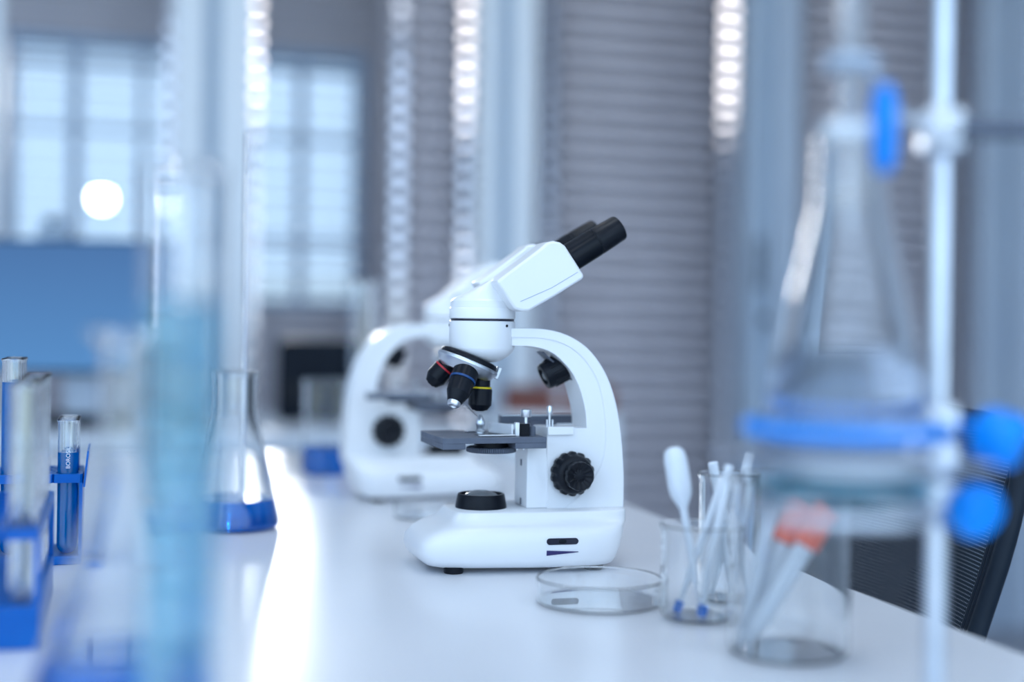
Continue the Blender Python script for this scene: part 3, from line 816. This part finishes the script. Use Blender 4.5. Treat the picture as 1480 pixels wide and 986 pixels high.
# glass rod leaning in it
q0 = p + Vector((.008, .006, .006)); q1 = P(357, 190, 1.50)
t = thing('glass_rod', 'long upright glass stirring rod standing in the conical flask', 'rod', q0)
bm = new(); tube(bm, [(0,0,0), (.002,0,.004), tuple(q1-q0)], [.001,.0035,.0035], 16); obj('rod', bm, 'glass', t)

# big blurred flask in the near left corner
p = on_table(172, .70)
glass_thing('conical_flask', 'large blurred conical flask with deep blue liquid in the near left corner', 'flask', p, conical(.055, .0115, .222, .075, .008), .002, .003, 'deep_liquid', .060)

# tall measuring cylinder of cyan liquid, nearest thing on the left
def cylinder_profile(r, h, foot, fh=.01):
    return [(0,0),(foot,0),(foot,fh*.5),(foot*.8,fh),(r*1.02,fh*1.6),(r,fh*2.2),(r,h*.5),(r,h-.006),(r+.0016,h-.002),(r+.0016,h)]
def measuring_cylinder(label, loc, r, h, foot, liquid=None, level=0):
    o = thing('measuring_cylinder', label, 'measuring cylinder', loc)
    tube_p = [(0,.014),(r,.014),(r,.02),(r,h*.5),(r,h-.006),(r+.0016,h-.002),(r+.0016,h)]
    bm = new(); lathe(bm, shell(tube_p, .0018, .003), 64); g = obj('glass_wall', bm, 'glass', o, angle=50)
    bm = new(); lathe(bm, [(0,0),(foot,0),(foot,.004),(foot*.75,.009),(r*.9,.0139),(0,.0139)], 48); obj('foot', bm, 'glass', o, angle=40)
    for k in range(9):
        z = .05 + k*(h-.09)/8
        bm = new()
        w = PI*.35 if k % 2 == 0 else PI*.2
        vs = []
        for j in range(9):
            a = -PI/2 - w/2 + w*j/8
            vs.append((bm.verts.new(((r+.0001)*math.cos(a), (r+.0001)*math.sin(a), z)), bm.verts.new(((r+.0001)*math.cos(a), (r+.0001)*math.sin(a), z+.0007))))
        for a, b in zip(vs, vs[1:]): bm.faces.new((a[0], b[0], b[1], a[1]))
        obj('graduation', bm, 'etch', g)
    if liquid:
        bm = new(); lathe(bm, fill(tube_p, .0018, level, .003), 64); obj('liquid', bm, liquid, o, angle=50)
    return o
p = on_table(252, .60)
measuring_cylinder('tall glass measuring cylinder of pale cyan liquid, nearest on the left', p, .0152, .292, .03, 'cyan_liquid', .236)
p = on_table(524, 2.13)
measuring_cylinder('empty measuring cylinder standing behind the blurred microscope arm', p, .023, .287, .034)

# beaker of blue liquid by the far microscope
p = on_table(472, 2.02)
glass_thing('beaker', 'clear beaker with blue liquid left of the blurred microscope arm', 'beaker', p, beaker(.036, .137), .0016, .002, 'deep_liquid', .040)

# ---------------------------------------------------------------- test tubes in blue racks
def rack(label, loc, rz, x0, x1, y0, y1, xs, ys, htop, base_h, r=.0098, tab=0., across=False):
    o = thing('test_tube_rack', label, 'rack', loc, rz)
    bm = new(); box(bm, x0, x1, y0, y1, 0, base_h); obj('base_plate', bm, 'rack', o, bevel=.0015)
    # top plate with round holes
    bm = new(); nx = sorted(xs); ny = sorted(ys)
    ex = [x0] + [(a+b)/2 for a, b in zip(nx, nx[1:])] + [x1]; eyy = [y0] + [(a+b)/2 for a, b in zip(ny, ny[1:])] + [y1]
    z0, z1 = htop-.008, htop
    for i, cx in enumerate(nx):
        for j, cy in enumerate(ny):
            bx0, bx1, by0, by1 = ex[i], ex[i+1], eyy[j], eyy[j+1]
            n = 32; inn = []; out = []
            for k in range(n):
                a = 2*PI*(k+.5)/n; c, s = math.cos(a), math.sin(a)
                inn.append((cx + (r+.0006)*c, cy + (r+.0006)*s))
                m_ = min(((bx1-cx)/c if c > 0 else (bx0-cx)/c) if abs(c) > 1e-6 else 9, ((by1-cy)/s if s > 0 else (by0-cy)/s) if abs(s) > 1e-6 else 9)
                out.append((cx + m_*c, cy + m_*s))
            I0 = [bm.verts.new((*q, z0)) for q in inn]; I1 = [bm.verts.new((*q, z1)) for q in inn]
            O0 = [bm.verts.new((*q, z0)) for q in out]; O1 = [bm.verts.new((*q, z1)) for q in out]
            for k in range(n):
                l = (k+1) % n
                bm.faces.new((I1[k], O1[k], O1[l], I1[l])); bm.faces.new((I0[k], I0[l], O0[l], O0[k])); bm.faces.new((I0[k], I1[k], I1[l], I0[l]))
                bm.faces.new((O0[k], O0[l], O1[l], O1[k]))
    bmesh.ops.remove_doubles(bm, verts=bm.verts[:], dist=1e-5)
    obj('top_plate', bm, 'rack', o)
    if across:                                # open sides with four slim corner posts
        for x in (x0+.002, x1-.002):
            for y in (y0+.002, y1-.002):
                bm = new(); box(bm, x-.002, x+.002, y-.002, y+.002, base_h, htop-.008); obj('corner_post', bm, 'rack', o)
    else:
        for x in (x0+.0015, x1-.0015):
            bm = new(); box(bm, x-.0015, x+.0015, y0+.001, y1-.001, base_h, htop-.008); obj('end_wall', bm, 'rack', o)
    if tab:
        bm = new(); prism(bm, [(x1+.0003, htop-.012), (x1+.0022, htop-.012), (x1+.0055, htop+tab), (x1+.0036, htop+tab)], y0, y1); obj('end_tab', bm, 'rack', o)
    return o

def make_tube(label, loc, r, h, level, group, liquid='blue_liquid'):
    return glass_thing('test_tube', label, 'test tube', loc, testtube(r, h), .0011, .0013, liquid if level else None, level, group=group, n=32)

# rack at the left, in focus: tall tubes at its left end, short ones at its right end
rc0 = on_table(96, 1.275)
RZ = BRZ
rot = Matrix.Rotation(RZ, 4, 'Z')
XS = [0, -.0245, -.049, -.0735]; YS = [0, .0245, .049]
rack('blue rack at the left edge whose end tubes hold short sharp blue tubes', rc0, RZ, -.09, .0135, -.0135, .0625, XS, YS, .0830, .008, tab=.021)
at = lambda base, x, y, z: base + rot @ Vector((x, y, z))
short = make_tube('short test tube of blue liquid with white lettering, nearest at the rack end', at(rc0, 0, 0, .0082), .0092, .1235, .0935, 'short blue test tubes at the rack end')
bm = None
# white lettering printed up the side of the nearest short tube
fc = bpy.data.curves.new('lettering', 'FONT'); fc.body = 'BOROSIL'; fc.size = .0050; fc.extrude = .0001; fc.align_x = 'LEFT'
fo = bpy.data.objects.new('lettering', fc); C.objects.link(fo)
bpy.context.view_layer.update()
me = bpy.data.meshes.new_from_object(fo.evaluated_get(bpy.context.evaluated_depsgraph_get()))
bpy.data.objects.remove(fo)
me.materials.append(M['etch'])
for v in me.vertices:                         # wrap the flat word round the tube, reading upwards
    x, y, z = v.co; a = R(-72) - (y - .0018)/.0092; rr = .00928 + z*.5
    v.co = (rr*math.cos(a), rr*math.sin(a), .0790 + x*1.0)
lo = bpy.data.objects.new('lettering', me); C.objects.link(lo); lo.parent = short.children[0]; lo['label'] = 'white printed lettering'
s2 = dup(short, at(rc0, 0, .0245, .0082), label='short blue test tube, middle of the three at the rack end')
s3 = dup(short, at(rc0, 0, .049, .0082), label='short blue test tube, farthest of the three at the rack end')
for s_ in (s2, s3):
    for ch in s_.children:
        for g_ in list(ch.children): bpy.data.objects.remove(g_)
tall = make_tube('tall test tube full of blue liquid at the left edge, nearest', at(rc0, -.049, 0, .0082), .0092, .179, .158, 'tall blue test tubes at the left edge')
for x, y, lab in ((-.049, .0245, 'second from the front'), (-.049, .049, 'at the back')):
    dup(tall, at(rc0, x, y, .0082), label='tall test tube full of blue liquid at the left edge, ' + lab)

# second rack, nearer and blurred, with a row of tall empty tubes running away
rb0 = on_table(30, .955)
NB = 9
XB = [0, -.024]; YB = [k*.0225 for k in range(NB)]
rack('blurred blue rack nearest on the left holding a row of tall empty tubes', rb0, RZ, -.036, .0125, -.0135, YB[-1]+.0135, XB, YB, .0830, .030, across=True)
empty = make_tube('tall empty test tube in the near blue rack, nearest of the row', at(rb0, 0, 0, .0302), .0092, .150, 0, 'tall empty test tubes in a row')
ORD = ['second', 'third', 'fourth', 'fifth', 'sixth', 'seventh', 'eighth', 'farthest']
for k in range(1, NB):
    dup(empty, at(rb0, 0, YB[k], .0302), label='tall empty test tube in the near blue rack, %s of the row' % ORD[k-1])

# ---------------------------------------------------------------- right foreground
# small beaker with a dropper and fine pipettes
b1 = on_table(1008, 1.075)
glass_thing('beaker', 'small clear beaker holding a dropper beside the glass dish', 'beaker', b1, beaker(.0285, .072), .0014, .002)
def leaning(name, label, cat, base, top, builder, group=None):
    """a thing standing along the line base -> top"""
    d = Vector(top) - Vector(base)
    o = thing(name, label, cat, base, 0, group)
    o.rotation_mode = 'QUATERNION'; o.rotation_quaternion = Vector((0,0,1)).rotation_difference(d.normalized())
    builder(o, d.length); return o

def dropper(o, L):
    bm = new(); lathe(bm, [(0,0),(.0008,0),(.0013,.004),(.0015,.02),(.0028,.03),(.0030,L-.052),(.0034,L-.048),(.0085,L-.038),(.0092,L-.03),(.0092,L-.010),(.0080,L-.004),(.0045,L-.0006),(0,L)], 28); obj('bulb_and_stem', bm, 'pale_plastic', o)
def dropper_blue(o, L):
    dropper(o, L)
    bm = new(); lathe(bm, [(0,.0005),(.0032,.001),(.0036,.004),(.0036,.010),(.002,.012),(0,.012)], 20); obj('blue_tip', bm, 'deep_liquid', o, label='dark blue tip')
leaning('dropper_pipette', 'milky plastic dropper with its bulb up, standing out of the small beaker', 'dropper', b1 + Vector((.002, -.008, .0035)), P(973, 646, 1.09), dropper)
def stick(r, tip=False):
    def f(o, L):
        bm = new(); lathe(bm, [(0,0),(r*.4,0),(r*.55,.01),(r,.03),(r,L-.001),(r*.8,L),(r*.6,L),(0,L-.004)], 20); obj('stem', bm, 'pale_plastic', o)
        if tip:
            bm = new(); lathe(bm, [(0,-.0004),(r*1.0,0),(r*1.2,.003),(r*1.2,.009),(0,.010)], 16); obj('blue_tip', bm, 'deep_liquid', o, label='dark blue tip')
    return f
leaning('pipette', 'thin milky pipette with a blue tip leaning right in the small beaker', 'pipette', b1 + Vector((-.016, .004, .0035)), P(1046, 690, 1.085), stick(.003, True))
leaning('pipette', 'milky pipette leaning far right out of the small beaker, blue tip down', 'pipette', b1 + Vector((.001, -.012, .0035)), P(1054, 672, 1.078), stick(.0036, True))

# narrow tall glass behind, with two plastic tubes
b2 = on_table(1050, 1.05 + .10)
glass_thing('glass_tumbler', 'tall narrow glass jar standing behind the small beaker', 'jar', b2, beaker(.0235, .104), .0014, .002)
leaning('pipette', 'white plastic pipette standing in the tall narrow jar, leaning left', 'pipette', b2 + Vector((.010, .0, .0035)), P(1030, 668, 1.15), stick(.0042))
leaning('pipette', 'white plastic pipette standing in the tall narrow jar, leaning right', 'pipette', b2 + Vector((-.010, .004, .0035)), P(1084, 655, 1.16), stick(.0042))

# big beaker with orange capped tubes
b3 = on_table(1139, .965)
glass_thing('beaker', 'big clear beaker holding two orange capped tubes, in front of the chair', 'beaker', b3, beaker(.0420, .122), .0017, .0025)
def capped(orange):
    def f(o, L):
        r = .0068
        bm = new(); lathe(bm, [(0,0),(.0025,0),(.004,.004),(r,.022),(r,L-.032),(r+.0004,L-.031),(0,L-.0305)], 28); obj('tube_body', bm, 'pale_plastic', o)
        bm = new(); lathe(bm, [(0,L-.0305),(r+.0024,L-.0305),(r+.0024,L-.002),(r+.001,L),(0,L)], 28, None, (14, .05, 1, 3)); obj('cap', bm, 'orange', o)
    return f
leaning('capped_tube', 'milky tube with an orange cap leaning right in the big beaker, nearer one', 'tube', b3 + Vector((-.030, -.006, .008)), P(1197, 734, .955), capped(1))
leaning('capped_tube', 'milky tube with an orange cap in the big beaker, farther one', 'tube', b3 + Vector((-.031, .010, .008)), P(1158, 726, .975), capped(1))
leaning('pipette', 'plain white plastic pipette leaning in the big beaker', 'pipette', b3 + Vector((-.033, .002, .004)), P(1118, 722, .965), stick(.0050))

# ---------------------------------------------------------------- retort stand, burette and clamped flask
SD = .80
s0 = on_table(1358, SD); s0.x = ray(1357, 500)[0]*SD
fx = P(1226, 400, .74).x; fy = .74
stand = thing('retort_stand', 'tall steel retort stand with blue knobs at the right', 'stand', s0, 0)
bm = new(); box(bm, -.13, .07, -.17, .025, 0, .012); obj('base_plate', bm, 'frame', stand, bevel=.003)
bm = new(); lathe(bm, [(0,.012),(.0062,.012),(.0062,.66),(.005,.665),(0,.665)], 32); obj('rod', bm, 'satin', stand)
def lz(v, d=SD): return P(1357, v, d).z - TZ
def knob(par, p, q, r, name='blue_knob'):
    p, q = Vector(p), Vector(q); L = (q-p).length; mm = axis_mtx(p, q-p)
    bm = new(); lathe(bm, [(0,0),(.0035,0),(.0035,L*.3),(r*.8,L*.32),(r,L*.45),(r,L*.85),(r*.8,L),(0,L)], 32, mm, (8, .1, 4, 5)); return obj(name, bm, 'blue_plastic', par)
# burette clamp at the top
zc = lz(192)
bm = new(); box(bm, -.012, .012, -.014, .014, zc-.014, zc+.014); bh_ = obj('boss_head', bm, 'satin', stand, bevel=.004)
bm = new(); tube(bm, [(.09,-.022,zc), (.012,-.022,zc), (-.02,-.022,zc)], .006, 16); obj('clamp_rod', bm, 'stage', stand)
bm = new(); lathe(bm, [(0,0),(.009,0),(.0095,.003),(.0095,.014),(.006,.017),(0,.017)], 24, axis_mtx((-.004,-.024,zc),(-.72,-.69,0))); obj('clamp_nut', bm, 'white_plastic', stand)
cx, cy = fx - s0.x, fy - s0.y
bm = new(); tube(bm, [(-.014,-.03,zc),(cx+.030, cy+.022, zc+.004),(cx+.012, cy+.010, zc+.028)], .0035, 12); obj('clamp_arm', bm, 'satin', stand)
bm = new()
for k in range(13):
    pass
arc = [(cx + .0135*math.cos(a), cy + .0135*math.sin(a), zc+.028) for a in [R(35) + R(290)*k/18 for k in range(19)]]
tube(bm, arc, .003, 12); obj('clamp_jaw', bm, 'frame_shade', stand)
# ring with the flask
zr = lz(655, .76)
def ring(z, r, name, m='satin', rr=.0035, knob_uv=None):
    bm = new()
    d = Vector((cx, cy, 0)); L = d.length; dn = d/L
    loop = [(cx + r*math.cos(a), cy + r*math.sin(a), z) for a in [2*PI*k/56 for k in range(57)]]
    tube(bm, loop, rr, 12); tube(bm, [tuple(dn*.010 + Vector((0,0,z))), tuple(dn*(L-r) + Vector((0,0,z)))], .0035, 10)
    o = obj(name, bm, m, stand)
    bm = new(); box(bm, -.011, .011, -.011, .011, z-.010, z+.010); obj('boss_head', bm, 'satin', stand, bevel=.003)
    if knob_uv:
        kp = P(knob_uv[0], knob_uv[1], SD-.02) - s0
        knob(stand, (.011, 0, z), (kp.x, kp.y, z + (kp.z - z)*.9), .0165)
    return o
FZ = P(1226, 655, .74).z - TZ
ring(P(1226, 618, .74).z - TZ, .0522, 'blue_ring', 'blue_plastic', .0038, (1478, 650))
ring(FZ - .0072, .041, 'support_ring')
ring(FZ - .0300, .047, 'support_ring', knob_uv=(1425, 752))
pad = thing('gauze_pad', 'pale square gauze pad under the clamped conical flask', 'pad', (fx, fy, TZ+FZ-.0035), R(16))
bm = new(); box(bm, -.055, .055, -.055, .055, 0, .0012); obj('gauze', bm, 'satin', pad)
bm = new(); lathe(bm, [(0,.0012),(.040,.0012),(.040,.0030),(.038,.0034),(0,.0034)], 40); obj('ceramic_disc', bm, 'white_plastic', pad)
fl = glass_thing('conical_flask', 'clear conical flask with some clear liquid, held on the retort stand', 'flask', (fx, fy, TZ+FZ), conical(.0475, .0185, .176, .042), .0018, .0025, 'water', .056)
glass_thing('watch_glass', 'shallow teal glass plate on the lower ring of the retort stand', 'plate', (fx, fy, TZ+FZ-.0258), [(0,0),(.02,.0008),(.038,.0035),(.050,.0075)], .0022, .0022, body='plate_body', gm='teal_glass')
# burette above the flask
zb0 = P(1226, 150, .74).z - TZ
bu = thing('burette', 'clear upright burette with a blue tap above the clamped flask', 'burette', (fx, fy, TZ), 0)
zt0 = P(1226, 190, .74).z - TZ
bm = new(); lathe(bm, [(.0012, zt0-.055), (.0022, zt0-.045), (.0030, zt0-.012), (.0066, zt0+.006), (.0068, zt0+.012), (.0068, zt0+.42), (.0056, zt0+.42), (.0056, zt0+.014), (.002, zt0-.010), (.0010, zt0-.045), (.0006, zt0-.055), (.0012, zt0-.055)], 32); bt = obj('burette_tube', bm, 'glass', bu)
bm = new(); lathe(bm, [(0,-.013),(.0060,-.013),(.0068,-.010),(.0068,.014),(0,.014)], 28, axis_mtx((0,-.0005,zt0),(1,-.12,0))); tp = obj('tap_barrel', bm, 'white_plastic', bu)
hx = P(1274, 190, .735).x - fx
bm = new(); lathe(bm, [(0,-.006),(.0048,-.006),(.0055,-.003),(.0055,.004),(0,.006)], 24, axis_mtx((hx,-.004,zt0),(1,-.12,0)))
hull_pts = []
bm2 = new()
pts = []
for k in range(16):
    a = 2*PI*k/16
    for zz, rr in ((-.023,.0065),(-.014,.0105),(.014,.0105),(.023,.0065)):
        pts.append((hx + rr*.62*math.cos(a), -.010 + rr*math.sin(a), zt0 + zz))
hull(bm2, pts); obj('tap_handle', bm2, 'blue_plastic', tp, bevel=.001); bm.free()
bm = new(); tube(bm, [(.010,-.001,zt0),(hx,-.004,zt0)], .003, 12); obj('tap_spindle', bm, 'white_plastic', tp)

# ================================================================== office chair beyond the bench
def make_chair():
    near = P(1477, 640, 1.20); far_d = 1.62
    c = Vector((.332, 1.40, 0))
    t = thing('office_chair', 'black mesh back office chair beyond the right edge of the bench', 'chair', (c.x-.12, c.y-.03, 0), BRZ)
    # local: +x points away from the bench, y along it
    W2, ZB, ZT = .215, .48, .880
    lean = math.tan(R(20))
    def bp(s, z):
        """point on the back panel: s across (-1..1), z height"""
        return Vector((.150 + (z - .72)*lean + .035*(1 - s*s)*.9 - .012*((z-.70)/.2)**2*(z > .7), s*W2*(1 - .06*((ZT-z)/.4)), z))
    def outline(n=48):
        out = []
        for k in range(n):
            a = 2*PI*k/n; e = 6.0
            s = math.copysign(abs(math.cos(a))**(2/e), math.cos(a)); h = math.copysign(abs(math.sin(a))**(2/e), math.sin(a))
            out.append(bp(s, (ZB+ZT)/2 + h*(ZT-ZB)/2 + (.012*(1-s*s) if h > 0 else 0)))
        return out
    bm = new(); ol = outline(72); tube(bm, ol + [ol[0]], .0085, 12, cap=False); obj('back_frame', bm, 'chair_plastic', t)
    bm = new(); uvl = bm.loops.layers.uv.new('UVMap'); N = 24; g = []
    for j in range(N+1):
        row = []
        h = -1 + 2*j/N
        ext = (1 - abs(h)**6.0)**(1/6.0) if abs(h) < 1 else .0
        ext = max(ext, .5)
        for i in range(N+1):
            s = (-1 + 2*i/N)*ext
            z = (ZB+ZT)/2 + h*(ZT-ZB)/2 + (.012*(1-s*s) if h > 0 else 0)
            row.append((bm.verts.new(bp(s, z)), (s*W2, z)))
        g.append(row)
    for j in range(N):
        for i in range(N):
            q = (g[j][i], g[j][i+1], g[j+1][i+1], g[j+1][i]); f = bm.faces.new([x[0] for x in q])
            for l, x in zip(f.loops, q): l[uvl].uv = x[1]
    obj('back_mesh', bm, 'weave', t)
    # ribbed edge bands of the back
    for s_ in (-1, 1):
        bm = new()
        for k in range(4):
            tube(bm, [bp(s_*(.95 - .035*k), ZB+.03 + (ZT-ZB-.06)*i/10) for i in range(11)], .0028, 8)
        obj('edge_band', bm, 'chair_plastic', t)
    bm = new(); tube(bm, [bp(0, .52) + Vector((.01,0,0)), Vector((.12,0,.44)), Vector((0,0,.40))], .02, 12); obj('back_bracket', bm, 'chair_plastic', t)
    bm = new(); box(bm, -.30, .13, -.235, .235, .41, .48); obj('seat', bm, 'chair_plastic', t, bevel=.025, seg=4)
    bm = new(); lathe(bm, [(0,.06),(.03,.06),(.03,.25),(.02,.25),(.02,.41),(0,.41)], 24, Matrix.Translation((-.08,0,0))); obj('gas_column', bm, 'black', t)
    for k in range(5):
        a = 2*PI*k/5; e = Vector((-.08 + .29*math.cos(a), .29*math.sin(a), .07))
        bm = new(); tube(bm, [(-.08,0,.09), e], [.024,.016], 10); lg = obj('leg', bm, 'chair_plastic', t)
        bm = new(); lathe(bm, [(0,-.012),(.024,-.012),(.026,-.008),(.026,.008),(.024,.012),(0,.012)], 20, axis_mtx((e.x,e.y,.026),(math.sin(a),-math.cos(a),0))); obj('caster', bm, 'rubber', lg)
    return t
make_chair()

# ================================================================== light
w = bpy.data.worlds.new('daylight'); sc.world = w; w.use_nodes = True; nt = w.node_tree
bg = nt.nodes['Background']
tc = nt.nodes.new('ShaderNodeTexCoord'); sx = nt.nodes.new('ShaderNodeSeparateXYZ'); nt.links.new(tc.outputs['Generated'], sx.inputs[0])
cr = nt.nodes.new('ShaderNodeValToRGB')
mr = nt.nodes.new('ShaderNodeMapRange'); mr.inputs['From Min'].default_value = -.2; mr.inputs['From Max'].default_value = .6
nt.links.new(sx.outputs['Z'], mr.inputs['Value']); nt.links.new(mr.outputs['Result'], cr.inputs['Fac'])
e = cr.color_ramp.elements
e[0].position = 0.; e[0].color = (.30,.40,.42,1); e[1].position = 1.; e[1].color = (.46,.69,1.,1)
x_ = e.new(.24); x_.color = (.45,.56,.60,1)
x_ = e.new(.30); x_.color = (.54,.75,1.,1)
x_ = e.new(.55); x_.color = (.55,.75,1.,1)
nt.links.new(cr.outputs['Color'], bg.inputs['Color']); 
mry = nt.nodes.new('ShaderNodeMapRange'); mry.inputs['From Min'].default_value = .2; mry.inputs['From Max'].default_value = -.8
mry.inputs['To Min'].default_value = .92; mry.inputs['To Max'].default_value = 2.2
nt.links.new(sx.outputs['Y'], mry.inputs['Value']); nt.links.new(mry.outputs['Result'], bg.inputs['Strength'])

sc.view_settings.view_transform = 'Standard'; sc.view_settings.look = 'None'
sc.view_settings.gamma = 1; sc.view_settings.use_curve_mapping = False; sc.view_settings.exposure = 0.41

# low sun shining in through the window behind the bench
sl = bpy.data.lights.new('sun', 'SUN'); sl.energy = .42; sl.angle = R(6); sl.color = (1, .95, .92)
so = bpy.data.objects.new('sun', sl); C.objects.link(so)
so.rotation_euler = Vector((.52, -2.5, -.40)).to_track_quat('-Z', 'Y').to_euler()

# ================================================================== camera
cam = bpy.data.cameras.new('camera'); co = bpy.data.objects.new('camera', cam); C.objects.link(co)
cam.sensor_width = 36; cam.sensor_fit = 'HORIZONTAL'; cam.lens = FPX/1480*36
cam.shift_y = -(493 - CV)/1480
cam.clip_start = .01
co.matrix_world = Matrix.Translation((0,0,CAMZ)) @ Matrix.Rotation(PI/2, 4, 'X') @ Matrix.Rotation(ROLL, 4, 'Z')
cam.dof.use_dof = True; cam.dof.focus_distance = 1.245; cam.dof.aperture_fstop = cam.lens/34.5
sc.camera = co
sc.cycles.use_denoising = True
sc.cycles.max_bounces = 16; sc.cycles.transmission_bounces = 16; sc.cycles.transparent_max_bounces = 24
